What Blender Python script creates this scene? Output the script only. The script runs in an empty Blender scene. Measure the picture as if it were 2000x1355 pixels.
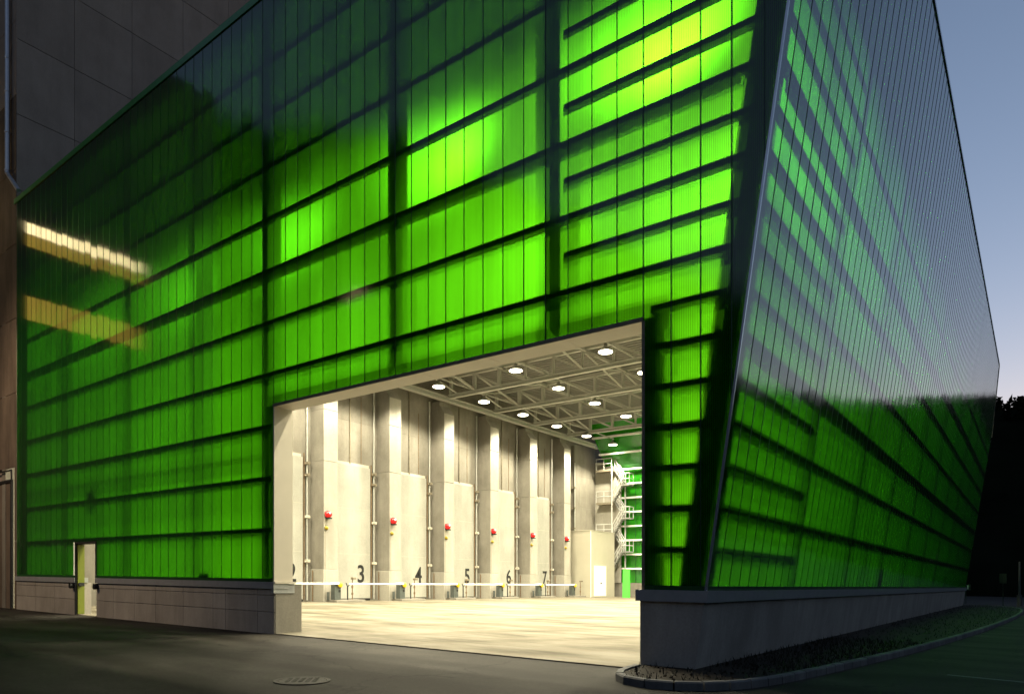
import bpy, math, random
from mathutils import Vector

random.seed(7)
sc = bpy.context.scene
col = sc.collection
R = math.radians

# ------------------------------------------------------------------ camera
S = 0.01755            # the whole site falls 1.75 % towards +X; verticals stay plumb
CAMY, CAMZ = -10.93, 1.5
cam = bpy.data.cameras.new('camera')
camo = bpy.data.objects.new('camera', cam)
col.objects.link(camo)
camo.location = (0, CAMY, CAMZ)
camo.rotation_euler = (R(90), 0, math.atan(1030 / 1370))
cam.sensor_width = 36
cam.lens = 1370 / 2000 * 36
cam.shift_y = 0.23425
cam.clip_end = 3000
sc.camera = camo

# ------------------------------------------------------------------ sky, sun, exposure
w = bpy.data.worlds.new('World')
sc.world = w
w.use_nodes = True
wn = w.node_tree.nodes
sky = wn.new('ShaderNodeTexSky')
sky.sky_type = 'NISHITA'
sky.sun_disc = False
SUN_EL, SUN_AZ = R(-1.0), R(0)
sky.sun_elevation = SUN_EL
sky.sun_rotation = SUN_AZ
sky.altitude = 300
sky.air_density = 1.0
sky.dust_density = 1.0
sky.ozone_density = 1.55
bg = wn['Background']
w.node_tree.links.new(sky.outputs[0], bg.inputs[0])
bg.inputs[1].default_value = 0.15
sun = bpy.data.lights.new('sun', 'SUN')
sun.energy = 0.004
sun.angle = R(12)
sun.color = (1, .8, .65)
suno = bpy.data.objects.new('sun', sun)
col.objects.link(suno)
suno.rotation_euler = (R(84), 0, R(180) - SUN_AZ)
sc.view_settings.view_transform = 'Standard'
sc.view_settings.look = 'None'
sc.view_settings.exposure = 2.74   # long dusk exposure
sc.view_settings.gamma = 1
cy = sc.cycles
cy.use_denoising = True
cy.max_bounces = 7
cy.diffuse_bounces = 4
cy.glossy_bounces = 3
cy.transmission_bounces = 4
cy.sample_clamp_indirect = .8
cy.caustics_reflective = False
cy.caustics_refractive = False
cy.use_light_tree = True

# ------------------------------------------------------------------ helpers
def zs(x):
    return -S * x

class MB:
    """Collects polygons in site coordinates; build() links them as one mesh object."""
    def __init__(self, shear=True):
        self.v, self.f, self.m, self.shear = [], [], [], shear
    def add(self, verts, faces, mat=0):
        b = len(self.v)
        self.v += [tuple(p) for p in verts]
        self.f += [tuple(b + i for i in q) for q in faces]
        self.m += [mat] * len(faces)
    def hexa(self, p, mat=0):
        self.add(p, [(0, 3, 2, 1), (4, 5, 6, 7), (0, 1, 5, 4), (1, 2, 6, 5), (2, 3, 7, 6), (3, 0, 4, 7)], mat)
    def box(self, x0, x1, y0, y1, z0, z1, mat=0, bev=0):
        if bev:
            b = bev
            lo = [(x0 + b, y0 + b, z0), (x1 - b, y0 + b, z0), (x1 - b, y1 - b, z0), (x0 + b, y1 - b, z0)]
            r1 = [(x0, y0, z0 + b), (x1, y0, z0 + b), (x1, y1, z0 + b), (x0, y1, z0 + b)]
            r2 = [(x0, y0, z1 - b), (x1, y0, z1 - b), (x1, y1, z1 - b), (x0, y1, z1 - b)]
            hi = [(x0 + b, y0 + b, z1), (x1 - b, y0 + b, z1), (x1 - b, y1 - b, z1), (x0 + b, y1 - b, z1)]
            fs = [(3, 2, 1, 0), (12, 13, 14, 15)]
            for k in range(3):
                for i in range(4):
                    j = (i + 1) % 4
                    fs.append((k * 4 + i, k * 4 + j, k * 4 + 4 + j, k * 4 + 4 + i))
            self.add(lo + r1 + r2 + hi, fs, mat)
            return
        self.hexa([(x0, y0, z0), (x1, y0, z0), (x1, y1, z0), (x0, y1, z0),
                   (x0, y0, z1), (x1, y0, z1), (x1, y1, z1), (x0, y1, z1)], mat)
    def prism(self, poly, a0, a1, axis='y', mat=0):
        """extrude a polygon: axis y -> poly in (x,z); x -> (y,z); z -> (x,y)"""
        n = len(poly)
        def P(p, a):
            return {'y': (p[0], a, p[1]), 'x': (a, p[0], p[1]), 'z': (p[0], p[1], a)}[axis]
        vs = [P(p, a0) for p in poly] + [P(p, a1) for p in poly]
        fs = [tuple(range(n))[::-1], tuple(range(n, 2 * n))]
        fs += [(i, (i + 1) % n, n + (i + 1) % n, n + i) for i in range(n)]
        self.add(vs, fs, mat)
    def tube(self, p, q, r, n=8, mat=0, r2=None, caps=True):
        p, q = Vector(p), Vector(q)
        d = (q - p).normalized()
        a = d.orthogonal().normalized()
        if n == 4:
            up = Vector((0, 0, 1)) if abs(d.z) < .95 else Vector((0, 1, 0))
            a = (d.cross(up).normalized() + d.cross(d.cross(up)).normalized()).normalized()
        b = d.cross(a)
        r2 = r if r2 is None else r2
        vs = [p + (a * math.cos(t) + b * math.sin(t)) * r for t in [2 * math.pi * i / n for i in range(n)]]
        vs += [q + (a * math.cos(t) + b * math.sin(t)) * r2 for t in [2 * math.pi * i / n for i in range(n)]]
        fs = [(i, (i + 1) % n, n + (i + 1) % n, n + i) for i in range(n)]
        if caps:
            fs += [tuple(range(n))[::-1], tuple(range(n, 2 * n))]
        self.add(vs, fs, mat)
    def lathe(self, c, prof, n=12, mat=0, axis='z'):
        """prof: list of (radius, height)"""
        vs, fs = [], []
        for r, h in prof:
            for i in range(n):
                t = 2 * math.pi * i / n
                if axis == 'z':
                    vs.append((c[0] + r * math.cos(t), c[1] + r * math.sin(t), c[2] + h))
                else:
                    vs.append((c[0] + h, c[1] + r * math.cos(t), c[2] + r * math.sin(t)))
        for k in range(len(prof) - 1):
            for i in range(n):
                j = (i + 1) % n
                fs.append((k * n + i, k * n + j, k * n + n + j, k * n + n + i))
        fs += [tuple(range(n))[::-1], tuple(range((len(prof) - 1) * n, len(prof) * n))]
        self.add(vs, fs, mat)
    def mesh(self, name, mats, off=(0, 0, 0)):
        me = bpy.data.meshes.new(name)
        s = S if self.shear else 0
        vs = [(x - off[0], y - off[1], z - s * x - off[2]) for x, y, z in self.v]
        me.from_pydata(vs, [], self.f)
        for m in (mats if isinstance(mats, (list, tuple)) else [mats]):
            me.materials.append(m)
        if any(self.m):
            me.polygons.foreach_set('material_index', self.m)
        me.update()
        return me
    def build(self, name, mats, parent=None, root=None, smooth=False, label=None):
        off = root_off(root or parent)
        me = self.mesh(name, mats, off)
        if smooth:
            me.polygons.foreach_set('use_smooth', [True] * len(me.polygons))
        return link(name, me, parent, label=label)

def root_off(p):
    o = Vector((0, 0, 0))
    while p is not None:
        o += p.location
        p = p.parent
    return o

def link(name, me, parent=None, loc=(0, 0, 0), label=None):
    o = bpy.data.objects.new(name, me)
    col.objects.link(o)
    o.location = loc
    if parent is not None:
        o.parent = parent
    if label:
        o['label'] = label
    return o

def thing(name, label, cat, x, y, z=0, group=None):
    o = bpy.data.objects.new(name, None)
    o.empty_display_size = .3
    col.objects.link(o)
    o.location = (x, y, z + zs(x))
    return tag(o, label, cat, group)

def tag(o, label, cat, group=None, kind=None):
    o['label'] = label
    o['category'] = cat
    if group:
        o['group'] = group
    if kind:
        o['kind'] = kind
    return o

def struct(o):
    o['kind'] = 'structure'
    return o

def copy_tree(o, parent=None):
    c = o.copy()
    col.objects.link(c)
    c.parent = parent
    for ch in list(o.children):
        copy_tree(ch, c)
    return c

# ------------------------------------------------------------------ materials
def mat(name):
    m = bpy.data.materials.new(name)
    m.use_nodes = True
    nt = m.node_tree
    return m, nt.nodes, nt.links, nt.nodes['Principled BSDF']

def noise(n, l, vec, scale, detail=5, rough=.6):
    t = n.new('ShaderNodeTexNoise')
    t.inputs['Scale'].default_value = scale
    t.inputs['Detail'].default_value = detail
    t.inputs['Roughness'].default_value = rough
    if vec is not None:
        l.new(vec, t.inputs['Vector'])
    return t.outputs['Fac']

def ramp(n, l, fac, stops):
    r = n.new('ShaderNodeValToRGB')
    e = r.color_ramp.elements
    while len(e) < len(stops):
        e.new(.5)
    for i, (p, c) in enumerate(stops):
        e[i].position = p
        e[i].color = (*c, 1)
    l.new(fac, r.inputs['Fac'])
    return r.outputs['Color']

def mix(n, l, fac, a, b, mode='MIX'):
    m = n.new('ShaderNodeMix')
    m.data_type = 'RGBA'
    m.blend_type = mode
    for sock, v in ((m.inputs['Factor'], fac), (m.inputs['A'], a), (m.inputs['B'], b)):
        if isinstance(v, (int, float)):
            sock.default_value = v
        elif isinstance(v, tuple):
            sock.default_value = (*v, 1)
        else:
            l.new(v, sock)
    return m.outputs['Result']

def mth(n, l, op, a, b=None):
    m = n.new('ShaderNodeMath')
    m.operation = op
    for i, v in enumerate((a, b)):
        if v is None:
            continue
        if isinstance(v, (int, float)):
            m.inputs[i].default_value = v
        else:
            l.new(v, m.inputs[i])
    return m.outputs[0]

def bump(n, l, p, h, dist=.01, strength=.5):
    b = n.new('ShaderNodeBump')
    b.inputs['Distance'].default_value = dist
    b.inputs['Strength'].default_value = strength
    l.new(h, b.inputs['Height'])
    l.new(b.outputs[0], p.inputs['Normal'])

def wpos(n):
    return n.new('ShaderNodeNewGeometry').outputs['Position']

def vmap(n, l, vec, scale):
    m = n.new('ShaderNodeMapping')
    m.inputs['Scale'].default_value = scale
    l.new(vec, m.inputs['Vector'])
    return m.outputs[0]

def concrete(name, dark, light, streak=.35, rough=.85, spec=.2):
    m, n, l, p = mat(name)
    pos = wpos(n)
    a = noise(n, l, pos, .55, 6, .65)
    c = ramp(n, l, a, [(.3, dark), (.7, light)])
    st = noise(n, l, vmap(n, l, pos, (1.3, 1.3, .22)), 1.1, 5, .7)
    stc = ramp(n, l, st, [(.42, (1 - streak,) * 3), (.6, (1, 1, 1))])
    c = mix(n, l, 1.0, c, stc, 'MULTIPLY')
    g = noise(n, l, pos, 22, 4, .7)
    gc = ramp(n, l, g, [(.3, (.86, .86, .86)), (.7, (1.06, 1.06, 1.06))])
    c = mix(n, l, 1.0, c, gc, 'MULTIPLY')
    oi = n.new('ShaderNodeObjectInfo').outputs['Random']
    oc = ramp(n, l, oi, [(0, (.9, .9, .9)), (1, (1.05, 1.05, 1.05))])
    c = mix(n, l, 1.0, c, oc, 'MULTIPLY')
    l.new(c, p.inputs['Base Color'])
    p.inputs['Roughness'].default_value = rough
    p.inputs['Specular IOR Level'].default_value = spec
    bump(n, l, p, g, .006, .35)
    return m

def plain(name, c, rough=.5, metal=0, var=.12, scale=6, spec=.4, emit=None, estr=0):
    m, n, l, p = mat(name)
    a = noise(n, l, wpos(n), scale, 4)
    cc = ramp(n, l, a, [(.3, tuple(x * (1 - var) for x in c)), (.7, tuple(min(1, x * (1 + var)) for x in c))])
    l.new(cc, p.inputs['Base Color'])
    p.inputs['Roughness'].default_value = rough
    p.inputs['Metallic'].default_value = metal
    p.inputs['Specular IOR Level'].default_value = spec
    if emit:
        p.inputs['Emission Color'].default_value = (*emit, 1)
        p.inputs['Emission Strength'].default_value = estr
    return m

def polycarbonate(name, axis, expo, diff=.15):
    """green multi-cell sheet: scatters and blurs what is behind it, mirrors what is in front"""
    m, n, l, p = mat(name)
    n.remove(p)
    out = n['Material Output']
    tc = n.new('ShaderNodeTexCoord').outputs['Object']
    sep = n.new('ShaderNodeSeparateXYZ')
    l.new(tc, sep.inputs[0])
    u = sep.outputs[axis]
    wv = mth(n, l, 'SINE', mth(n, l, 'MULTIPLY', u, 2 * math.pi * 16 / .5))
    rib = mth(n, l, 'MULTIPLY_ADD', wv, .5)
    rib.node.inputs[2].default_value = .5
    oi = n.new('ShaderNodeObjectInfo').outputs['Random']
    tint = mix(n, l, mth(n, l, 'POWER', rib, .6), (.42, .42, .42), (1, 1, 1))
    tint = mix(n, l, 1.0, tint, ramp(n, l, oi, [(0, (.80, .80, .80)), (1, (1, 1, 1))]), 'MULTIPLY')
    # each sheet sits a hair out of true, and the cells ripple its skin
    geo = n.new('ShaderNodeNewGeometry')
    wn2 = n.new('ShaderNodeTexWhiteNoise')
    wn2.noise_dimensions = '1D'
    l.new(oi, wn2.inputs['W'])
    off = n.new('ShaderNodeVectorMath')
    off.operation = 'MULTIPLY_ADD'
    l.new(wn2.outputs['Color'], off.inputs[0])
    off.inputs[1].default_value = (.014, .014, .014)
    off.inputs[2].default_value = (-.007, -.007, -.007)
    nn = n.new('ShaderNodeVectorMath')
    nn.operation = 'ADD'
    l.new(geo.outputs['Normal'], nn.inputs[0])
    l.new(off.outputs[0], nn.inputs[1])
    nrm = n.new('ShaderNodeVectorMath')
    nrm.operation = 'NORMALIZE'
    l.new(nn.outputs[0], nrm.inputs[0])
    nv = nrm.outputs[0]
    dirt = noise(n, l, vmap(n, l, geo.outputs['Position'], (1.6, 1.6, .10)), 1.4, 5, .65)
    tint = mix(n, l, 1.0, tint, ramp(n, l, dirt, [(.32, (.80, .80, .80)), (.62, (1, 1, 1))]), 'MULTIPLY')
    tint0 = tint
    # longer way through the tinted webs at a glancing view
    lw0 = n.new('ShaderNodeLayerWeight')
    lw0.inputs['Blend'].default_value = .5
    cosv = mth(n, l, 'SUBTRACT', 1.0, lw0.outputs['Facing'])
    cosv = mth(n, l, 'MAXIMUM', cosv, .02)
    cmb = n.new('ShaderNodeCombineColor')
    for ch, ex in enumerate(expo):
        l.new(mth(n, l, 'POWER', cosv, ex), cmb.inputs[ch])
    tint = mix(n, l, 1.0, tint, cmb.outputs[0], 'MULTIPLY')
    tr = n.new('ShaderNodeBsdfTranslucent')
    l.new(mix(n, l, 1.0, tint, (.20, 1.0, .008), 'MULTIPLY'), tr.inputs['Color'])
    rf = n.new('ShaderNodeBsdfRefraction')
    l.new(mix(n, l, 1.0, tint, (.17, 1.0, .014), 'MULTIPLY'), rf.inputs['Color'])
    rf.inputs['IOR'].default_value = 1.4
    rf.inputs['Roughness'].default_value = 1.0
    mx = n.new('ShaderNodeMixShader')
    mx.inputs[0].default_value = .36
    l.new(tr.outputs[0], mx.inputs[1])
    l.new(rf.outputs[0], mx.inputs[2])
    df = n.new('ShaderNodeBsdfDiffuse')
    l.new(mix(n, l, 1.0, tint0, (.03, .36, .012), 'MULTIPLY'), df.inputs['Color'])
    md = n.new('ShaderNodeMixShader')
    md.inputs[0].default_value = diff
    l.new(mx.outputs[0], md.inputs[1])
    l.new(df.outputs[0], md.inputs[2])
    gl = n.new('ShaderNodeBsdfGlossy')
    gl.inputs['Roughness'].default_value = .085
    gl.inputs['Color'].default_value = (.9, .95, 1, 1)
    l.new(nv, gl.inputs['Normal'])
    lw = n.new('ShaderNodeLayerWeight')
    lw.inputs['Blend'].default_value = .5
    f5 = mth(n, l, 'POWER', lw.outputs['Facing'], 4.5)
    fr = mth(n, l, 'MULTIPLY_ADD', f5, .92)
    fr.node.inputs[2].default_value = .05
    m2 = n.new('ShaderNodeMixShader')
    l.new(fr, m2.inputs[0])
    l.new(md.outputs[0], m2.inputs[1])
    l.new(gl.outputs[0], m2.inputs[2])
    l.new(m2.outputs[0], out.inputs['Surface'])
    return m

M = {}
M['poly_x'] = polycarbonate('polycarbonate_front', 'X', (2.7, 2.2, 2.5))
M['poly_y'] = polycarbonate('polycarbonate_side', 'Y', (2.1, 1.6, 1.8))
M['poly_rear'] = polycarbonate('polycarbonate_rear', 'X', (2.7, 2.2, 2.5), .6)
M['joint'] = plain('joint_profile', (.012, .07, .014), .4)
M['steel'] = plain('painted_steel', (.44, .435, .40), .45, var=.08)
M['steel_dark'] = plain('girt_steel', (.42, .42, .40), .5, var=.1)
M['lining'] = plain('lining_sheet', (.50, .46, .385), .4, var=.04, scale=2)
M['conc'] = concrete('cast_concrete', (.31, .285, .25), (.43, .395, .35), .16)
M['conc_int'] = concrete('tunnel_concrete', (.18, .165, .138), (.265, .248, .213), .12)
M['conc_face'] = concrete('pale_lit_concrete', (.32, .30, .26), (.40, .38, .33), .08)  # lit look of the pier fronts put into a paler tone
M['conc_tower'] = concrete('tower_concrete', (.27, .225, .195), (.35, .295, .255), .1)
M['cap'] = plain('cap_sheet', (.36, .37, .38), .35, metal=.3, var=.08)
M['trim'] = plain('edge_trim', (.55, .58, .62), .25, metal=.7, var=.05)
M['trim_green'] = plain('roof_trim', (.035, .24, .05), .35)
M['door'] = concrete('tunnel_door_paint', (.315, .31, .275), (.39, .385, .345), .07, .45, .3)
M['black'] = plain('black_paint', (.012, .012, .012), .6, var=.05)
M['white'] = plain('white_paint', (.80, .80, .78), .4, var=.04)
M['yellow'] = plain('yellow_cover', (.80, .55, .02), .4, var=.05)
M['cabinet'] = plain('barrier_cabinet', (.075, .085, .08), .45, var=.15)
M['rust'] = plain('rusty_steel', (.16, .10, .05), .8, var=.4, scale=14)
M['pipe'] = plain('galvanised_pipe', (.50, .50, .47), .4, metal=.5, var=.1)
M['clamp'] = plain('clamp_steel', (.22, .19, .14), .6, metal=.3, var=.2)
M['red'] = plain('red_lens', (.62, .012, .015), .25, var=.05, emit=(1, .03, .03), estr=.035)
M['highlight_white'] = plain('beacon_highlight', (.8, .2, .2), .3, emit=(1, .75, .6), estr=.4)
M['amber'] = plain('amber_lens', (.26, .20, .02), .3, var=.05)
M['cream'] = plain('cabin_sheet', (.40, .375, .30), .5, var=.03, scale=1.5)
M['deck'] = plain('roof_deck', (.22, .217, .20), .6, var=.1, scale=3)
M['lampbody'] = plain('lamp_housing', (.45, .45, .43), .4, metal=.6)
M['board'] = plain('green_board', (.05, .42, .03), .5, var=.05)
M['leaf'] = plain('door_leaf', (.16, .19, .025), .4, var=.05)
M['window'] = plain('lit_window', (.5, .4, .2), .4, emit=(1, .76, .36), estr=1.0)
M['window_dim'] = plain('dim_window', (.5, .4, .2), .4, emit=(1, .60, .08), estr=.17)
M['stair'] = plain('stair_steel', (.27, .27, .255), .5, metal=.2, var=.1)
M['rail'] = plain('rail_zinc', (.50, .50, .48), .45, metal=.2, var=.08)
M['pipe_wall'] = plain('downpipe_zinc', (.48, .50, .56), .35, metal=.6, var=.08)
M['warmwall'] = concrete('brown_concrete', (.13, .10, .078), (.20, .155, .12), .3)

m, n, l, p = mat('lamp_lens')
p.inputs['Base Color'].default_value = (1, .95, .8, 1)
p.inputs['Emission Color'].default_value = (1, .90, .62, 1)
p.inputs['Emission Strength'].default_value = 5
m.cycles.emission_sampling = 'NONE'
M['lens'] = m

# hall floor: polished concrete with tyre arcs and dust
m, n, l, p = mat('hall_floor_concrete')
pos = wpos(n)
a = noise(n, l, vmap(n, l, pos, (.35, 1.1, 1)), .9, 7, .65)
c = ramp(n, l, a, [(.36, (.085, .074, .052)), (.5, (.15, .134, .10)), (.64, (.205, .187, .148))])
wv = n.new('ShaderNodeTexWave')
wv.wave_type = 'RINGS'
wv.rings_direction = 'Z'
wv.inputs['Scale'].default_value = .11
wv.inputs['Distortion'].default_value = 9
wv.inputs['Detail'].default_value = 4
wv.inputs['Detail Scale'].default_value = .7
l.new(vmap(n, l, pos, (1, 1, 1)), wv.inputs['Vector'])
c = mix(n, l, 1.0, c, ramp(n, l, wv.outputs['Fac'], [(.0, (.82, .80, .76)), (.35, (1, 1, 1)), (1, (1.03, 1.03, 1.02))]), 'MULTIPLY')
g = noise(n, l, pos, 14, 5, .7)
c = mix(n, l, 1.0, c, ramp(n, l, g, [(.3, (.92, .92, .92)), (.7, (1.04, 1.04, 1.04))]), 'MULTIPLY')
l.new(c, p.inputs['Base Color'])
p.inputs['Roughness'].default_value = .75
p.inputs['Specular IOR Level'].default_value = .10
bump(n, l, p, g, .004, .2)
M['floor'] = m

# asphalt
m, n, l, p = mat('asphalt')
pos = wpos(n)
a = noise(n, l, vmap(n, l, pos, (.5, 1.0, 1)), .45, 6, .65)
c = ramp(n, l, a, [(.32, (.013, .0115, .010)), (.52, (.030, .027, .023)), (.68, (.050, .045, .038))])
wv = n.new('ShaderNodeTexWave')
wv.wave_type = 'BANDS'
wv.bands_direction = 'Y'
wv.inputs['Scale'].default_value = .16
wv.inputs['Distortion'].default_value = 7
wv.inputs['Detail'].default_value = 5
wv.inputs['Detail Scale'].default_value = .6
l.new(pos, wv.inputs['Vector'])
c = mix(n, l, 1.0, c, ramp(n, l, wv.outputs['Fac'], [(.0, (.62, .60, .58)), (.4, (1, 1, 1)), (1, (1.15, 1.15, 1.15))]), 'MULTIPLY')
vo = n.new('ShaderNodeTexVoronoi')
vo.feature = 'DISTANCE_TO_EDGE'
vo.inputs['Scale'].default_value = .22
dpos = n.new('ShaderNodeVectorMath')
dpos.operation = 'ADD'
nz = n.new('ShaderNodeTexNoise')
nz.inputs['Scale'].default_value = 1.3
nz.inputs['Detail'].default_value = 6
l.new(pos, nz.inputs['Vector'])
l.new(pos, dpos.inputs[0])
l.new(nz.outputs['Color'], dpos.inputs[1])
l.new(dpos.outputs[0], vo.inputs['Vector'])
c = mix(n, l, 1.0, c, ramp(n, l, vo.outputs['Distance'], [(.0, (.35, .35, .35)), (.007, (1, 1, 1))]), 'MULTIPLY')
g2 = noise(n, l, pos, 17, 4, .8)
c = mix(n, l, 1.0, c, ramp(n, l, g2, [(.3, (.68, .68, .68)), (.7, (1.3, 1.3, 1.3))]), 'MULTIPLY')
g = noise(n, l, pos, 55, 3, .8)
c = mix(n, l, 1.0, c, ramp(n, l, g, [(.3, (.6, .6, .6)), (.7, (1.35, 1.35, 1.35))]), 'MULTIPLY')
l.new(c, p.inputs['Base Color'])
p.inputs['Roughness'].default_value = .8
p.inputs['Specular IOR Level'].default_value = .12
bump(n, l, p, g, .006, .6)
M['asphalt'] = m
M['soil'] = concrete('verge_soil', (.008, .006, .0035), (.03, .02, .010), .4)
M['grass'] = plain('grass_blade', (.006, .009, .0025), .7, var=.4, scale=3)
M['kerb'] = concrete('kerb_concrete', (.10, .10, .10), (.21, .21, .205), .3)
M['iron'] = plain('cast_iron', (.03, .027, .02), .8, metal=.0, var=.4, scale=30)
M['hill'] = plain('forest_floor', (.006, .008, .005), .95, var=.4, scale=.1, spec=0)
M['wood'] = plain('far_foliage', (.008, .011, .006), .9, var=.4, scale=.5, spec=0)
M['mark'] = plain('road_paint', (.09, .095, .10), .7, var=.4, scale=20)
M['post'] = plain('post_zinc', (.07, .08, .085), .4, metal=.4)
M['plate'] = plain('green_plate', (.003, .018, .004), .6)
M['sign'] = plain('sign_plate', (.03, .03, .035), .5)
M['glass_dark'] = plain('dark_glass', (.01, .012, .012), .1)

# ------------------------------------------------------------------ ground
ground = MB()
ground.box(-420, 420, -420, 420, -1.2, -.012)
struct(ground.build('yard', M['asphalt']))

floor = bpy.data.objects.new('hall_floor', None)
col.objects.link(floor)
struct(floor)
ysp = [0.0, 8.35, 16.7, 25.05, 33.4, 41.75, 50.0]
xsp = [-35.35, -27.4, -19.5, -11.6, -4.55]
for j in range(6):
    for i in range(4):
        b = MB()
        b.box(xsp[i] + .006, xsp[i + 1] - .006, ysp[j] + .006, ysp[j + 1] - .006, -.3, .012)
        b.build('floor_slab', M['floor'], floor)

# kerb and verge
kp = [(-5.46, -.22), (-5.42, -.75), (-5.30, -1.22), (-5.05, -1.62), (-4.66, -1.86), (-4.16, -1.83), (-3.58, -1.43),
      (-3.17, -.48), (-2.9, 1.34), (-2.58, 3.87), (-2.17, 7.65), (-1.63, 14.7), (-1.15, 23.4), (-.8, 33),
      (-.72, 41), (-.95, 45.5), (-1.5, 48.8), (-2.5, 51), (-3.6, 52.4), (-5.2, 53.3)]
def resample(path, step):
    out, acc = [Vector(path[0])], 0
    for a, b in zip(path, path[1:]):
        a, b = Vector(a), Vector(b)
        d = (b - a).length
        t = step - acc
        while t <= d:
            out.append(a.lerp(b, t / d))
            t += step
        acc = (acc + d) % step
    return out
def smoothpath(path, it=2):
    for _ in range(it):
        q = [path[0]]
        for a, b in zip(path, path[1:]):
            q.append((a[0] * .75 + b[0] * .25, a[1] * .75 + b[1] * .25))
            q.append((a[0] * .25 + b[0] * .75, a[1] * .25 + b[1] * .75))
        q.append(path[-1])
        path = q
    return path
kps = smoothpath(kp)
kerb = bpy.data.objects.new('kerb', None)
col.objects.link(kerb)
struct(kerb)
near = resample(kps, .42)
pts = near[:26] + [near[i] for i in range(26, len(near), 2)]
def nrm2(i):
    a, b = pts[max(0, i - 1)], pts[min(len(pts) - 1, i + 1)]
    d = (b - a).normalized()
    return Vector((d.y, -d.x))       # outward (to the road)
for i in range(len(pts) - 1):
    a, b = pts[i], pts[i + 1]
    d = (b - a)
    g = d.normalized() * .011
    n0, n1 = -nrm2(i), -nrm2(i + 1)
    dz = random.uniform(-.004, .004)
    b_ = MB()
    a0, a1 = a + g, b - g
    i0, i1 = a0 + n0 * .12, a1 + n1 * .12
    c0, c1 = a0 + n0 * .02, a1 + n1 * .02
    h = .115 + dz
    b_.add([(a0.x, a0.y, -.2), (a1.x, a1.y, -.2), (i1.x, i1.y, -.2), (i0.x, i0.y, -.2),
            (a0.x, a0.y, h - .02), (a1.x, a1.y, h - .02), (i1.x, i1.y, h), (i0.x, i0.y, h),
            (c0.x, c0.y, h), (c1.x, c1.y, h)],
           [(0, 3, 2, 1), (0, 1, 5, 4), (1, 2, 6, 9, 5), (2, 3, 7, 6), (3, 0, 4, 8, 7), (4, 5, 9, 8), (8, 9, 6, 7)])
    b_.build('kerb_stone', M['kerb'], kerb)
inner = [p_ - nrm2(i) * .10 for i, p_ in enumerate(pts)]
v = MB()
poly = [(p_.x, p_.y) for p_ in inner] + [(-5.2, 50.2), (-4.6, 50.2), (-4.6, .2), (-5.4, .2)]
v.prism(poly, -.1, .085, 'z')
struct(v.build('verge', M['soil']))
def inside(x, y, pl):
    c = False
    j = len(pl) - 1
    for i in range(len(pl)):
        if (pl[i][1] > y) != (pl[j][1] > y) and x < (pl[j][0] - pl[i][0]) * (y - pl[i][1]) / (pl[j][1] - pl[i][1]) + pl[i][0]:
            c = not c
        j = i
    return c
gr = MB()
cnt = 0
while cnt < 5200:
    x, y = random.uniform(-5.4, -.9), (random.uniform(-1.8, 50) if cnt % 2 else random.uniform(-1.8, 9))
    if not inside(x, y, poly) or (x < -4.45 and y > -.05 and y < 50):
        continue
    if y < .6 and random.random() < .72:
        cnt += 1
        continue
    h = random.uniform(.03, .12)
    t = random.uniform(0, 6.28)
    dx, dy = math.cos(t) * .012, math.sin(t) * .012
    lx, ly = random.uniform(-.05, .05), random.uniform(-.05, .05)
    gr.add([(x - dx, y - dy, .08), (x + dx, y + dy, .08), (x + lx, y + ly, .08 + h)], [(0, 1, 2)])
    cnt += 1
tag(gr.build('grass', M['grass']), 'sparse dark grass growing on the kerbed verge', 'grass', kind='stuff')
# clods and small stones in the planted tip of the verge
st = MB()
for _ in range(170):
    x, y = random.uniform(-5.3, -2.9), random.uniform(-1.75, 1.5)
    if not inside(x, y, poly) or (x < -4.4 and y > -.05):
        continue
    r = random.uniform(.008, .035)
    q = [(x + random.uniform(-r, r), y + random.uniform(-r, r), .085 + random.uniform(0, r * 1.3)) for _ in range(5)]
    q += [(x - r, y - r, .08), (x + r, y - r, .08), (x, y + r, .08)]
    st.add(q, [(5, 6, 0), (6, 7, 1), (7, 5, 2), (0, 1, 3), (1, 2, 3), (2, 0, 3), (5, 0, 2), (6, 1, 0), (7, 2, 1)])
tag(st.build('soil_clods', M['soil']), 'loose brown soil clods on the tip of the verge', 'soil', kind='stuff')

# manhole cover
mh = thing('manhole_cover', 'round cast iron manhole cover set in the asphalt yard', 'manhole', -8.54, -4.63)
b = MB()
b.lathe((-8.54, -4.63, 0), [(.40, -.05), (.40, .004), (.345, .006), (.345, -.02)], 32)
b.build('frame_ring', M['iron'], mh)
b = MB()
b.lathe((-8.54, -4.63, 0), [(.335, -.03), (.335, .004), (.32, .007)], 32)
lid = b.build('lid', M['iron'], mh)
b = MB()
for i in range(-4, 5):
    for j in range(-4, 5):
        if (i * i + j * j) < 17 and (i + j) % 2 == 0:
            b.box(-8.54 + i * .066 - .022, -8.54 + i * .066 + .022, -4.63 + j * .066 - .022, -4.63 + j * .066 + .022, .006, .013)
b.build('tread_pattern', M['iron'], lid)

# painted dashes of the road beside the verge
for k, (x, y) in enumerate([(-.55, 2.9), (4.2, 2.0), (8.9, 1.1)]):
    b = MB()
    b.prism([(x - .7, y + .08), (x + 1.6, y - .36), (x + 1.6, y - .24), (x - .7, y + .20)], -.011, -.006, 'z')
    struct(b.build('road_marking', M['mark']))

# ------------------------------------------------------------------ the green hall
ZR = 16.85                       # roof edge over the front
LEAN = .145
def edge(z):
    return -4.5 + LEAN * z       # X of the leaning side face
G0, GP = 1.36, 1.365
hall = thing('green_hall', 'large industrial hall clad in translucent green polycarbonate with one leaning side', 'hall', -16, 0)

def zroof(x):
    return ZR if x < -16.5 else ZR - (x + 16.5) / 14.4 * .55
ZSIDE = 16.28

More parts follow.
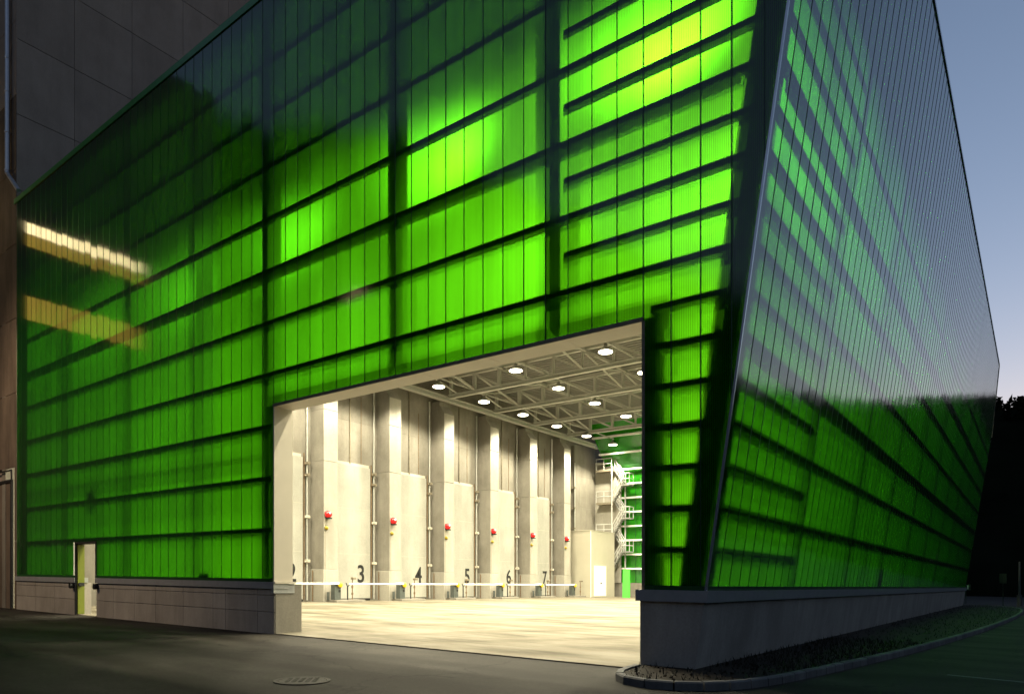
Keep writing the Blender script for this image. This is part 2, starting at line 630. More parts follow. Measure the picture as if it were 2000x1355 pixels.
# cladding sheets of the front -------------------------------------------------
def sheet_front(x0, x1, z0, z1):
    b = MB()
    b.add([(x0, 0, z0), (x1, 0, z0), (x1, 0, z1), (x0, 0, z1)], [(0, 1, 2, 3)], 0)
    b.box(x0 - .009, x0 + .009, -.006, .012, z0, z1, 1)
    return b
SH = {}
def front_panel(x0, wd, z0, z1):
    key = (round(wd, 4), round(z0, 3), round(z1, 3))
    if key not in SH:
        SH[key] = sheet_front(0, wd, z0, z1).mesh('wall_panel', [M['poly_x'], M['joint']])
    off = root_off(hall)
    link('wall_panel', SH[key], hall, (x0 - off.x, -off.y, zs(x0) - off.z))
XL, XG0, XG1 = -33.9, -16.02, -5.41
ZG = 5.96
DX0, DX1, DZ = -28.22, -26.5, 2.58
nL = 36
wl = (XG0 - XL) / nL
for i in range(nL):
    x0 = XL + i * wl
    z0 = 1.37
    if x0 + wl > DX0 + .05 and x0 < DX1 - .05:
        z0 = DZ + .08
    front_panel(x0, wl, z0, ZR)
nG = 21
wg = (XG1 - XG0) / nG
for i in range(nG):
    front_panel(XG0 + i * wg, wg, ZG + .02, round(zroof(XG0 + (i + .5) * wg), 2))
off = root_off(hall)
x = XG1
while x < edge(ZSIDE) - .02:
    x1 = x + .51
    top = zroof(x)
    zb = max(1.37, (x - (-4.5)) / LEAN) if x > edge(1.37) else 1.37
    # clip [x,x1] x [1.37,top] by X <= edge(z)
    pl = [(x, zb)]
    if edge(1.37) > x:
        e1 = min(x1, edge(1.37))
        pl.append((e1, 1.37))
    if x1 > edge(1.37):
        zc = (x1 + 4.5) / LEAN
        if zc < top:
            pl += [(x1, zc), (x1, top)]
        else:
            pl += [(edge(top), top)]
    else:
        pl += [(x1, top)]
    pl.append((x, top))
    b = MB()
    b.add([(px, 0, pz) for px, pz in pl], [tuple(range(len(pl)))], 0)
    b.box(x - .009, x + .009, -.006, .012, zb, top, 1)
    b.v = [(q[0] - x, q[1], q[2]) for q in b.v]
    me = b.mesh('wall_panel', [M['poly_x'], M['joint']])
    link('wall_panel', me, hall, (x - off.x, -off.y, zs(x) - off.z))
    x = x1

# cladding sheets of the leaning side ------------------------------------------
def zback(y):                    # roof height along the side (chamfered at the far end)
    return ZSIDE if y < 46.2 else ZSIDE - (y - 46.2) / 3.9 * 4.1
for i in range(100):
    y0 = i * .5 + .02
    y1 = y0 + .5
    za, zb = zback(y0), zback(y1)
    key = ('side', round(za, 3), round(zb, 3))
    if key not in SH:
        b = MB()
        b.add([(edge(1.37), 0, 1.37), (edge(1.37), .5, 1.37), (edge(zb), .5, zb), (edge(za), 0, za)], [(0, 1, 2, 3)], 0)
        dx = .012
        b.hexa([(edge(1.37) - dx, -.009, 1.37), (edge(1.37) + .006, -.009, 1.37), (edge(1.37) + .006, .009, 1.37), (edge(1.37) - dx, .012, 1.37),
                (edge(za) - dx, -.012, za), (edge(za) + .006, -.012, za), (edge(za) + .006, .012, za), (edge(za) - dx, .012, za)], 1)
        SH[key] = b.mesh('wall_panel', [M['poly_y'], M['joint']])
    link('wall_panel', SH[key], hall, (-off.x, y0 - off.y, -off.z))

# cladding sheets of the rear --------------------------------------------------
for i in range(29):
    x0 = -34 + i
    key = ('rear',)
    if key not in SH:
        b = MB()
        b.add([(0, 0, 1.37), (0, 0, 12.2), (1, 0, 12.2), (1, 0, 1.37), (0, -3.8, 16.18), (1, -3.8, 16.18)], [(0, 1, 2, 3), (1, 4, 5, 2)], 0)
        b.box(-.015, .015, -.04, .01, 1.37, 12.2, 1)
        SH[key] = b.mesh('wall_panel', [M['poly_rear'], M['joint']])
    link('wall_panel', SH[key], hall, (x0 - off.x, 50.1 - off.y, zs(x0) - off.z))

# base profiles under the sheets
for a, c in ((XL, DX0 - .04), (DX1 + .04, XG0 - .02)):
    b = MB()
    b.box(a, c, -.014, .05, 1.352, 1.44)
    b.build('base_profile', M['joint'], hall)
b = MB()
b.box(XG1 + .03, edge(1.4) - .03, -.014, .05, 1.352, 1.44)
b.build('base_profile', M['joint'], hall)
b = MB()
b.prism([(edge(1.352) - .06, 1.352), (edge(1.352) + .012, 1.352), (edge(1.44) + .012, 1.44), (edge(1.44) - .06, 1.44)], .03, 50.1, 'y')
b.build('base_profile', M['joint'], hall)
# rear corner post
b = MB()
b.prism([(edge(0) - .95, 0), (edge(0) - .04, 0), (edge(12.1) - .04, 12.1), (edge(12.1) - .95, 12.1)], 49.86, 50.12, 'y')
b.build('corner_column', M['joint'], hall)

# rails (girts) ---------------------------------------------------------------
def girt(x0, x1, z, h=.135, y0=.014, y1=.13):
    b = MB()
    b.box(x0, x1, y0, y1, z - h / 2, z + h / 2)
    b.build('girt', M['steel_dark'], hall)
for k in range(1, 11):
    z = G0 + GP * k
    xe = edge(z) - .12
    if z < ZG + .1:
        girt(-33.85, XG0 - .12, z)
        girt(XG1 + .12, xe, z)
    else:
        girt(-33.85, xe, z)
for k in range(0, 11):
    z = G0 + GP * (k + .5)
    x0 = -7.02 if z > ZG + .3 else XG1 + .12
    girt(x0, edge(z) - .12, z, .12)
def side_girt(y0, y1, z, h=.15, d0=.03, d1=.15):
    b = MB()
    b.prism([(edge(z - h / 2) - d1, z - h / 2), (edge(z - h / 2) - d0, z - h / 2), (edge(z + h / 2) - d0, z + h / 2), (edge(z + h / 2) - d1, z + h / 2)], y0, y1, 'y')
    b.build('girt', M['steel_dark'], hall)
for k in range(1, 11):
    z = G0 + GP * k
    side_girt(.26, 49.9 if z < 12 else 47, z)
for k in range(0, 11):
    side_girt(.26, 4.85, G0 + GP * (k + .5), .12)
# heavier wind beams standing further in
for z in (5.42, 9.52):
    b = MB()
    xe = edge(z) - .65
    if z < 6:
        b.box(-33.4, XG0 - .7, .605, .80, z - .30, z - .06)
        b.build('wind_beam', M['steel'], hall)
    else:
        b.box(-33.4, xe, .1305, .1345, z - .14, z + .05)
        b.build('wind_beam', M['steel'], hall)
    b = MB()
    b.prism([(edge(z) - .20, z - .16), (edge(z) - .16, z - .16), (edge(z) - .16, z + .05), (edge(z) - .20, z + .05)], .55, 49.5, 'y')
    b.build('wind_beam', M['steel'], hall)
# gate lintel
b = MB()
b.box(XG0 - .4, XG1 + .4, .25, .56, ZG + .10, ZG + .48)
b.build('gate_lintel', M['steel'], hall)
# posts
for xp, wd, z0 in ((-33.2, .8, .0), (-29.15, .26, 0), (-24.3, .22, 0), (-20.05, .26, 0), (-16.4, .40, 0), (-11.55, .40, ZG + .48), (-7.3, .42, ZG + .48)):
    b = MB()
    b.box(xp - wd / 2, xp + wd / 2, .245, .60, z0, 16.2)
    if wd >= .4:
        b.box(xp - wd / 2, xp + wd / 2, .135, .24, max(z0, 1.5), 16.1)
    b.build('post', M['steel'], hall)
b = MB()
b.box(XG1 + .03, XG1 + .32, .10, .56, .0, ZG + .10)
b.build('post', M['steel'], hall)
for yp in range(5, 50, 5):
    zt = min(15.6, zback(yp) - .6)
    b = MB()
    z0 = .0
    b.prism([(edge(z0) - .50, z0), (edge(z0) - .245, z0), (edge(zt) - .245, zt), (edge(zt) - .50, zt)], yp - .14, yp + .14, 'y')
    b.build('post', M['steel'], hall)
b = MB()
b.prism([(edge(0) - .50, 0), (edge(0) - .09, 0), (edge(15.9) - .09, 15.9), (edge(15.9) - .62, 15.9)], .09, .34, 'y')
b.build('corner_column', M['steel'], hall)
# wind bracing of the side
for (ya, yb) in ((10.1, 14.9), (14.9, 10.1)):
    for (za, zb) in ((.2, 5.2), (5.5, 9.2)):
        b = MB()
        b.tube((edge(za) - .45, ya, za), (edge(zb) - .45, yb, zb), .05, 6)
        b.build('brace', M['steel'], hall)
# corner angle, roof trims
b = MB()
b.prism([(edge(1.3) - .02, 1.3), (edge(1.3) + .014, 1.3), (edge(ZSIDE) + .014, ZSIDE), (edge(ZSIDE) - .02, ZSIDE)], -.02, .02, 'y')
b.build('corner_trim', M['trim'], hall)
b = MB()
b.add([(XL - .3, -.03, ZR), (-16.5, -.03, ZR), (-16.5, .9, ZR), (XL - .3, .9, ZR), (XL - .3, -.03, ZR + .20), (-16.5, -.03, ZR + .20), (-16.5, .9, ZR + .20), (XL - .3, .9, ZR + .20)],
      [(0, 3, 2, 1), (4, 5, 6, 7), (0, 1, 5, 4), (1, 2, 6, 5), (2, 3, 7, 6), (3, 0, 4, 7)])
b.build('roof_trim', M['trim_green'], hall)
xe = edge(ZSIDE)
b = MB()
zz = zroof(xe)
b.hexa([(-16.5, -.03, ZR), (xe, -.03, zz), (xe, .9, zz), (-16.5, .9, ZR), (-16.5, -.03, ZR + .2), (xe, -.03, zz + .12), (xe, .9, zz + .12), (-16.5, .9, ZR + .2)])
b.build('roof_trim', M['trim_green'], hall)
b = MB()
b.hexa([(xe - .5, .9, ZSIDE), (xe + .03, -.02, ZSIDE), (xe + .03, 46.2, ZSIDE), (xe - .5, 46.2, ZSIDE),
        (xe - .5, .9, ZSIDE + .14), (xe + .03, -.02, ZSIDE + .14), (xe + .03, 46.2, ZSIDE + .14), (xe - .5, 46.2, ZSIDE + .14)])
b.build('roof_trim', M['trim'], hall)
b = MB()
xl = edge(12.2)
b.hexa([(xe - .5, 46.2, ZSIDE), (xe + .03, 46.2, ZSIDE), (xl + .03, 50.1, 12.2), (xl - .5, 50.1, 12.2),
        (xe - .5, 46.2, ZSIDE + .14), (xe + .03, 46.2, ZSIDE + .14), (xl + .03, 50.16, 12.34), (xl - .5, 50.16, 12.34)])
b.build('roof_trim', M['trim'], hall)
# roof deck with ribs
b = MB()
b.box(-35.4, xe - .3, .1, 46.2, 16.16, 16.27)
for i in range(120):
    yy = .4 + i * .38
    b.box(-35.2, xe - .7, yy, yy + .12, 16.10, 16.165)
b.build('roof_deck', M['deck'], hall)

# plinth ----------------------------------------------------------------------
def plinth(x0, x1, y0, y1):
    b = MB()
    b.box(x0, x1, y0 + .02, y1, -.4, 1.17)
    b.build('plinth_core', M['conc'], hall)
    b = MB()
    b.box(x0 + (.0 if x0 > XL else 0), x1 + .05, y0 - .05, y0 + .42, 1.175, 1.355)
    b.build('plinth_cap', M['cap'], hall)
def slabs_front(xs, zsplit=(-.3, .56, 1.0, 1.17)):
    for a, c in zip(xs, xs[1:]):
        for z0, z1 in zip(zsplit, zsplit[1:]):
            b = MB()
            g = .008
            b.box(a + g, c - g, 0, .05, z0 + g, z1 - g, bev=.006)
            b.build('plinth_slab', M['conc'], hall)
plinth(-34.0, DX0 - .03, 0, .55)
plinth(DX1, XG0 + .02, 0, .55)
slabs_front([-34, -32.0, -30.1, DX0 - .03])
slabs_front([DX1, -25.2, -23.7, -22.3, -20.6, -18.95, -18.3, -16.75, XG0 + .02])
b = MB()
b.box(XG0 - .6, XG0 + .035, .03, .84, -.4, 1.30)
b.build('plinth_end', M['conc_int'], hall)
# gate lining
xj = [-33]
for z0, z1 in ((1.36, 5.93),):
    b = MB()
    b.box(XG0 - .015, XG0 + .03, -.01, .56, z0, z1)
    b.build('gate_jamb', M['lining'], hall)
b = MB()
b.box(XG0 - .02, XG0 + .10, -.03, .62, 1.315, 1.36)
b.build('gate_jamb_foot', M['lining'], hall)
b = MB()
b.box(XG0 - .05, XG0 + .055, -.04, .60, 1.06, 1.31)
b.build('plinth_cap_return', M['cap'], hall)
xs = [XG0, -14.5, -12.62, -10.7, -8.83, -7.0, XG1]
for a, c in zip(xs, xs[1:]):
    b = MB()
    b.box(a + .004, c - .004, -.01, .56, ZG - .02, ZG + .02)
    b.build('gate_soffit', M['lining'], hall)
b = MB()
b.box(XG0, XG1, -.035, -.012, ZG - .03, ZG + .045)
b.build('gate_drip_edge', M['clamp'], hall)
b = MB()
b.box(XG1 - .02, XG1 + .03, -.02, .56, 1.36, ZG - .02)
b.build('gate_jamb', M['clamp'], hall)
# corner pier and side plinth (both follow the lean)
def lean_box(b, x0, z0, z1, y0, y1, o=0):
    b.hexa([(x0, y0, z0), (edge(z0) + o, y0, z0), (edge(z0) + o, y1, z0), (x0, y1, z0),
            (x0, y0, z1), (edge(z1) + o, y0, z1), (edge(z1) + o, y1, z1), (x0, y1, z1)])
b = MB()
lean_box(b, -5.47, -.4, 1.17, 0, .62)
b.build('corner_pier', M['conc'], hall)
b = MB()
lean_box(b, -5.53, 1.172, 1.365, -.06, .68, .07)
b.build('plinth_cap', M['cap'], hall)
yy = [.62, 5.6, 10.6, 15.6, 20.6, 25.6, 30.6, 35.6, 40.6, 45.6, 50.1]
for a, c in zip(yy, yy[1:]):
    b = MB()
    b.hexa([(edge(-.4) - .4, a + .005, -.4), (edge(-.4), a + .005, -.4), (edge(-.4), c - .005, -.4), (edge(-.4) - .4, c - .005, -.4),
            (edge(1.17) - .4, a + .005, 1.17), (edge(1.17), a + .005, 1.17), (edge(1.17), c - .005, 1.17), (edge(1.17) - .4, c - .005, 1.17)])
    b.build('plinth_slab', M['conc'], hall)
b = MB()
b.hexa([(edge(1.2) - .4, .68, 1.175), (edge(1.175) + .06, .68, 1.175), (edge(1.175) + .06, 50.1, 1.175), (edge(1.2) - .4, 50.1, 1.175),
        (edge(1.2) - .4, .68, 1.36), (edge(1.36) + .06, .68, 1.36), (edge(1.36) + .06, 50.1, 1.36), (edge(1.2) - .4, 50.1, 1.36)])
b.build('plinth_cap', M['cap'], hall)
b = MB()
b.box(-34, -4.8, 49.7, 50.2, -.4, 1.36)
b.build('plinth_core', M['conc_int'], hall)
for k in range(1, 11):
    z = G0 + GP * k
    b = MB()
    yo = 0 if z < 12.2 else (z - 12.2) / 4.1 * 3.9 + .15
    b.box(-34, edge(z) - .3, 49.75 - yo, 49.98 - yo, z - .08, z + .08)
    b.build('girt', M['white'], hall)

# small service door in the front, leaf standing open inwards
b = MB()
b.box(DX0 - .03, DX0 + .05, -.02, .26, 0, DZ + .07)
b.box(DX1 - .05, DX1 + .03, -.02, .26, 1.36, DZ + .07)
b.box(DX0 + .05, DX1 - .05, -.02, .30, DZ, DZ + .07)
b.build('door_frame', M['black'], hall)
b = MB()
b.box(DX0 + .055, DX0 + .11, .04, .26, .03, DZ - .03)
leaf = b.build('door_leaf', M['leaf'], hall, label='yellow green service door leaf standing open')
b = MB()
b.box(DX0 + .11, DX0 + .135, .14, .25, 1.06, 1.17)
b.tube((DX0 + .11, .10, 1.11), (DX0 + .2, .10, 1.11), .07, 8)
b.build('panic_bar', M['black'], leaf)
b = MB()
b.tube((DX1 + .12, -.02, 1.06), (DX1 + .12, -.14, 1.06), .10, 8)
b.build('door_holder', M['black'], hall)
b = MB()
b.tube((DX0 - .16, -.02, 1.06), (DX0 - .16, -.14, 1.06), .10, 8)
b.build('door_holder', M['black'], hall)

# ------------------------------------------------------------------ tunnel wall
P = 5.28
PY = [15.66 + P * k for k in range(-2, 6)]
tun = thing('tunnel_wall', 'tall concrete wall of seven numbered composting tunnels with projecting piers', 'wall', -35.3, 21)
XD, XP = -35.25, -34.0
wallsplit = [0.0] + [y + .5 for y in PY] + [50.0]
for a, c in zip(wallsplit, wallsplit[1:]):
    for z0, z1 in ((-.2, 8.6), (8.6, 11.5), (11.5, 16.1)):
        b = MB()
        b.box(XD - .4, XD, a + .004, c - .004, z0 + .004, z1 - .004)
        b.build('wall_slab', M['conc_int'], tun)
for y in PY:
    for z0, z1, o in ((-.2, 1.98, .025), (1.98, 8.43, 0), (8.43, 11.5, 0)):
        b = MB()
        b.box(XD - .02, XP + o, y - o, y + 1.05 + o, z0 + .004, z1 - .004, bev=.012)
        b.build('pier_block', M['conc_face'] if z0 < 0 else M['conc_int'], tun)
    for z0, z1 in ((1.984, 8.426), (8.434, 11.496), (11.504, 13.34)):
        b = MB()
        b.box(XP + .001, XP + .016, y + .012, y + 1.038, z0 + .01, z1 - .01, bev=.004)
        b.build('lit_pier_plate', M['conc_face'], tun)  # added thin plate, coloured paler so the pier front looks lit
    b = MB()
    b.prism([(XD - .02, 11.504), (XP, 11.504), (XP, 13.35), (XP - .45, 13.95), (XP - .45, 14.25), (XD - .02, 14.25)], y, y + 1.05, 'y')
    b.build('pier_block', M['conc_int'], tun)
def digits(s, height, wsc=1.0):
    cu = bpy.data.curves.new('digits', 'FONT')
    cu.body = s
    cu.size = height / .69
    cu.extrude = .006
    cu.offset = .022
    cu.align_x = 'CENTER'
    o = bpy.data.objects.new('tmp', cu)
    col.objects.link(o)
    bpy.context.view_layer.update()
    me = bpy.data.meshes.new_from_object(o.evaluated_get(bpy.context.evaluated_depsgraph_get()))
    bpy.data.objects.remove(o)
    return me
to = root_off(tun)
for i, y in enumerate(PY[:-1]):
    ya, yb = y + 1.06, y + P - .62
    b = MB()
    b.box(XD, XD + .09, ya - .3, yb, .16, 8.66, bev=.01)
    d = b.build('tunnel_door', M['door'], tun)
    b = MB()
    b.box(XD + .001, XD + .07, ya, yb + .02, .03, .155)
    b.build('bottom_seal', M['black'], d, root=tun)
    b = MB()
    for zz in (3.0, 5.9):
        b.box(XD + .09, XD + .098, ya, yb - .02, zz - .006, zz + .006)
    b.build('door_seam', M['lining'], d, root=tun)
    me = digits(str(i + 1), 1.10)
    me.transform(__import__('mathutils').Matrix(((0, 0, 1, 0), (.86, 0, 0, 0), (0, 1, 0, 0), (0, 0, 0, 1))))
    me.materials.append(M['black'])
    link('door_number', me, d, (XD + .105 - to.x, y + 3.87 - to.y, 1.2 + zs(XD) - to.z))
    b = MB()
    b.box(XD, XD + .06, ya - .2, yb - .1, 8.67, 8.83)
    b.build('door_head', M['lining'], tun)
    # standpipe beside the door
    yp = y + P - .36
    b = MB()
    b.tube((XD + .16, yp, .1), (XD + .16, yp, 14.2), .055, 8)
    pp = b.build('standpipe', M['pipe'], tun, smooth=False)
    b = MB()
    b.tube((XD + .09, yp - .17, .15), (XD + .09, yp - .17, 8.9), .03, 6)
    b.build('drive_rod', M['rust'], tun)
    for zz in (2.45, 5.1, 7.6, 8.3):
        b = MB()
        b.box(XD + .02, XD + .34, yp - .10, yp + .10, zz - .09, zz + .09, bev=.02)
        b.tube((XD + .2, yp - .2, zz - .06), (XD + .2, yp + .16, zz + .05), .045, 6)
        b.build('clamp', M['clamp'] if zz > 7 else M['lining'], pp, root=tun)
    b = MB()
    b.tube((XD + .05, y + 3.0, 8.75), (XD + .05, y + 3.0, 14.6), .045, 6)
    b.build('lifting_rod', M['clamp'], tun)
    b = MB()
    b.tube((XD + .02, y + 3.95, 8.9), (XD + .02, y + 3.95, 13.2), .018, 5)
    b.build('lifting_rod', M['rust'], tun)
    b = MB()
    b.tube((XD + .35, y + P - .1, .05), (XD + .35, y + P - .1, 1.9), .03, 6)
    b.build('drain_pipe', M['rust'], tun)
# edge beam on the pier heads
b = MB()
b.box(XP - .40, XP - .05, 1, 48.5, 14.27, 14.36)
b.box(XP - .26, XP - .19, 1, 48.5, 14.36, 14.58)
b.box(XP - .40, XP - .05, 1, 48.5, 14.58, 14.64)
b.build('edge_beam', M['steel'], tun)
# plain wall after the last pier
b = MB()
b.box(XD, XD + .35, PY[-1] + 3.2, PY[-1] + 4.2, -.1, 14.2)
b.build('end_pilaster', M['conc_int'], tun)
b = MB()
b.tube((XD + .5, PY[-1] + 3.0, .1), (XD + .5, PY[-1] + 3.0, 12.5), .05, 8)
lp = b.build('standpipe', M['pipe'], tun)
for zz in (4.5, 6.4, 8.3, 10.2):
    b = MB()
    b.box(XD + .1, XD + .6, PY[-1] + 2.9, PY[-1] + 3.1, zz - .04, zz + .04)
    b.build('clamp', M['clamp'], lp, root=tun)

# ------------------------------------------------------------------ roof trusses
ty = [y + .52 for y in PY]
tx = [-33.9 + 2.2 * i for i in range(14)] + [-3.2]
def make_truss():
    y0 = 0
    t = bpy.data.objects.new('roof_truss', None)
    col.objects.link(t)
    tag(t, 'cream painted steel roof truss spanning the hall above the bay lamps', 'truss', 'roof trusses of the hall')
    b = MB()
    b.box(-34.0, -3.1, -.13, .13, 14.44, 14.48)
    b.box(-34.0, -3.1, -.02, .02, 14.48, 14.68)
    b.box(-34.0, -3.1, -.13, .13, 14.68, 14.72)
    b.build('bottom_chord', M['steel'], t)
    b = MB()
    b.box(-34.0, -3.1, -.12, .12, 15.84, 16.08)
    b.build('top_chord', M['steel'], t)
    for i, x_ in enumerate(tx):
        b = MB()
        r = .15 if i in (0, 1, 2) else .10
        b.tube((x_ + .1, 0, 14.72), (x_ + .1, 0, 15.84), r, 4)
        b.build('vertical', M['steel'], t)
        if i < len(tx) - 1:
            a, c = (14.74, 15.8) if i >= 7 else (15.8, 14.74)
            b = MB()
            b.tube((x_ + .15, 0, a), (tx[i + 1] + .05, 0, c), .10, 4)
            b.build('diagonal', M['steel'], t)
    return t
t0 = make_truss()
for i, y in enumerate(ty):
    o = t0 if i == 0 else copy_tree(t0)
    o.location = (0, y, 0)
# cross bracing between neighbouring trusses
for i, (a, c) in enumerate(zip(ty, ty[1:])):
    br = thing('roof_bracing', 'thin crossed steel rods bracing two neighbouring roof trusses', 'bracing', -18, (a + c) / 2, 14.6, 'rods between the trusses')
    for x_ in (-33.2, -29.2, -22.7, -16.2, -9.7):
        for za, zb in ((14.74, 15.9), (15.9, 14.74)):
            if x_ > -30 and za > 15:
                continue
            b = MB()
            b.tube((x_, a + .1, za), (x_, c - .1, zb), .06, 6)
            b.build('rod', M['steel'], br)
    for q, x_ in enumerate(tx[1:-1:2]):
        za, zb = (14.74, 15.84) if q % 2 else (15.84, 14.74)
        b = MB()
        b.tube((x_ + .1, a + .08, za), (x_ + .1, c - .08, zb), .065, 6)
        b.build('rod', M['steel'], br)
    for k, x_ in enumerate((-29, -22.5, -16, -9.5)):
        b = MB()
        b.box(x_ - .06, x_ + .06, a + .12, c - .12, 15.70, 15.86)
        b.build('purlin', M['steel'], br)

# ------------------------------------------------------------------ bay lamps
LX = [-32.0, -25.6, -19.35, -13.0, -6.6]
LY = [4.4 + 4.775 * i for i in range(10)]
LZ = 14.3
LAMP_W = 640
def make_lamp():
    t = bpy.data.objects.new('bay_lamp', None)
    col.objects.link(t)
    tag(t, 'round high bay lamp glowing warm white on the ceiling rail', 'lamp', 'high bay lamps under the roof')
    b = MB(False)
    b.lathe((0, 0, 0), [(.40, -.03), (.43, -.02), (.39, .10), (.2, .22), (.11, .26), (.11, .40)], 16)
    b.build('housing', M['lampbody'], t, smooth=True)
    b = MB(False)
    b.lathe((0, 0, 0), [(.28, -.075), (.39, -.04), (.39, -.032)], 20)
    b.build('lens', M['lens'], t)
    b = MB(False)
    b.tube((0, 0, .40), (0, 0, .52), .02, 6)
    b.build('hanger', M['steel'], t)
    li = bpy.data.lights.new('bay_light', 'SPOT')
    li.energy = LAMP_W
    li.color = (1.0, .91, .65)
    li.spot_size = R(136)
    li.spot_blend = .5
    li.shadow_soft_size = .22
    lo = bpy.data.objects.new('bay_light', li)
    col.objects.link(lo)
    lo.parent = t
    lo.location = (0, 0, -.34)
    return t
l0 = make_lamp()
first = True
for x_ in LX:
    for y_ in LY:
        o = l0 if first else copy_tree(l0)
        first = False
        o.location = (x_, y_, LZ + zs(x_))
for x_ in LX:
    b = MB()
    b.box(x_ - .035, x_ + .035, 2.5, 47.6, LZ + .52, LZ + .60)
    tag(b.build('lamp_rail', M['steel']), 'thin steel rail running under the trusses and carrying bay lamps', 'rail', 'lamp rails below the trusses')

# ------------------------------------------------------------------ barriers, posts, beacons
NW = ['one', 'two', 'three', 'four', 'five', 'six', 'seven']
def ordinal(i):
    return NW[i]
def barrier(y, nxt):
    x_ = -33.45
    t = thing('barrier_gate', 'white boom barrier with dark cabinet closing off tunnel door ' + nxt, 'barrier', x_, y, 0, 'boom barriers before the tunnel doors')
    b = MB()
    b.box(-33.98, -33.0, y - .30, y + 1.9, -.05, .16, bev=.02)
    b.build('base_slab', M['conc_int'], t)
    b = MB()
    b.box(x_ - .18, x_ + .18, y - .22, y + .22, .161, 1.10, bev=.02)
    cb = b.build('cabinet', M['cabinet'], t)
    b = MB()
    b.box(x_ + .18, x_ + .20, y + .05, y + .20, .62, .76)
    b.build('lock', M['black'], cb)
    b = MB()
    b.box(x_ - .20, x_ + .20, y - .24, y + .24, 1.102, 1.20, bev=.03)
    b.build('cabinet_lid', M['white'], t)
    b = MB()
    b.lathe((x_ + .19, y + .12, 1.05), [(.05, 0), (.15, .02), (.16, .10), (.09, .15)], 12, axis='x')
    b.build('boom_hub', M['yellow'], t, smooth=True)
    b = MB()
    b.box(x_ + .24, x_ + .30, y - 4.5, y + .05, 1.07, 1.17, bev=.01)
    b.build('boom', M['white'], t)
    b = MB()
    b.tube((x_ + .27, y - 4.62, -.02), (x_ + .27, y - 4.62, .95), .04, 8)
    b.tube((x_ + .27, y - 4.62, .93), (x_ + .27, y - 4.74, 1.17), .028, 6)
    b.tube((x_ + .27, y - 4.62, .93), (x_ + .27, y - 4.50, 1.06), .028, 6)
    b.build('boom_rest', M['black'], t)
    b = MB()
    b.tube((x_ - .28, y - .35, .15), (x_ - .28, y - .35, .62), .08, 8)
    b.build('junction_box', M['cabinet'], t)
for k, y in enumerate(PY):
    if k == 0:
        continue
    barrier(y + .47, ordinal(k - 1))
for k, y in enumerate(PY[1:]):
    t = thing('call_post', 'thin rusty post with a small head beside the pier of door ' + (NW + ['eight'])[k + 1], 'post', -33.25, y + 1.55, .16, 'rusty call posts')
    b = MB()
    b.tube((-33.25, y + 1.55, .14), (-33.25, y + 1.55, 1.38), .03, 6)
    for zz in (.45, .85):
        b.tube((-33.25, y + 1.55, zz), (-33.25, y + 1.55, zz + .14), .055, 6)
    b.build('pole', M['rust'], t)
    b = MB()
    b.box(-33.34, -33.1, y + 1.50, y + 1.72, 1.38, 1.52, bev=.015)
    b.build('head', M['clamp'], t)
for k, y in enumerate(PY):
    t = thing('warning_beacon', 'red warning beacon with amber lamp on the pier before door ' + (NW[k] if k < 7 else 'less end wall'), 'beacon', -34, y + .22, 5.1, 'red beacons on the piers')
    b = MB()
    b.box(-34.0, -33.90, y + .10, y + .34, 5.0, 5.42)
    b.box(-33.96, -33.62, y + .12, y + .32, 4.96, 5.04)
    b.build('bracket', M['black'], t)
    b = MB()
    b.lathe((-33.90, y + .22, 5.24), [(.22, 0), (.235, .07), (.20, .16), (.11, .23), (.02, .25)], 14, axis='x')
    b.build('lens', M['red'], t, smooth=True)
    b = MB()
    b.lathe((-33.66, y + .20, 5.32), [(.02, -.01), (.07, .0), (.07, .02), (.02, .05)], 10, axis='x')
    b.build('lens_highlight', M['highlight_white'], t, smooth=True)  # white highlight on the lens, put in as a small glowing disc
    b = MB()
    b.lathe((-33.99, y + .16, 4.42), [(.12, 0), (.13, .08), (.08, .16), (.02, .18)], 12, axis='x')
    b.build('amber_lamp', M['amber'], t, smooth=True)
    b = MB()
    b.tube((-33.985, y + .10, .2), (-33.985, y + .10, 5.0), .015, 5)
    b.build('conduit', M['clamp'], t)

# ------------------------------------------------------------------ cabin
cx0, cx1, cy0, cy1, ch = -34.85, -32.55, 44.2, 48.7, 6.04
cab = thing('equipment_cabin', 'tall windowless cream sheet metal cabin with one pale door', 'cabin', -33.7, 46.4)
b = MB()
b.box(cx0, cx1, cy0, cy1, 0, ch)
b.build('shell', M['cream'], cab)
b = MB()
b.box(cx0 - .04, cx1 + .04, cy0 - .04, cy1 + .04, ch + .001, ch + .08)
b.build('roof', M['cream'], cab)
b = MB()
b.box(cx1 + .0, cx1 + .05, cy0 + .0, cy0 + .05, 0.02, ch - .02)
b.build('corner_trim', M['white'], cab)
b = MB()
b.box(cx1 + .001, cx1 + .05, 44.83, 47.0, .10, 2.9)
d = b.build('door', M['white'], cab)
b = MB()
b.tube((cx1 + .05, 46.0, 1.3), (cx1 + .14, 46.0, 1.3), .06, 8)
b.build('handle', M['black'], d)

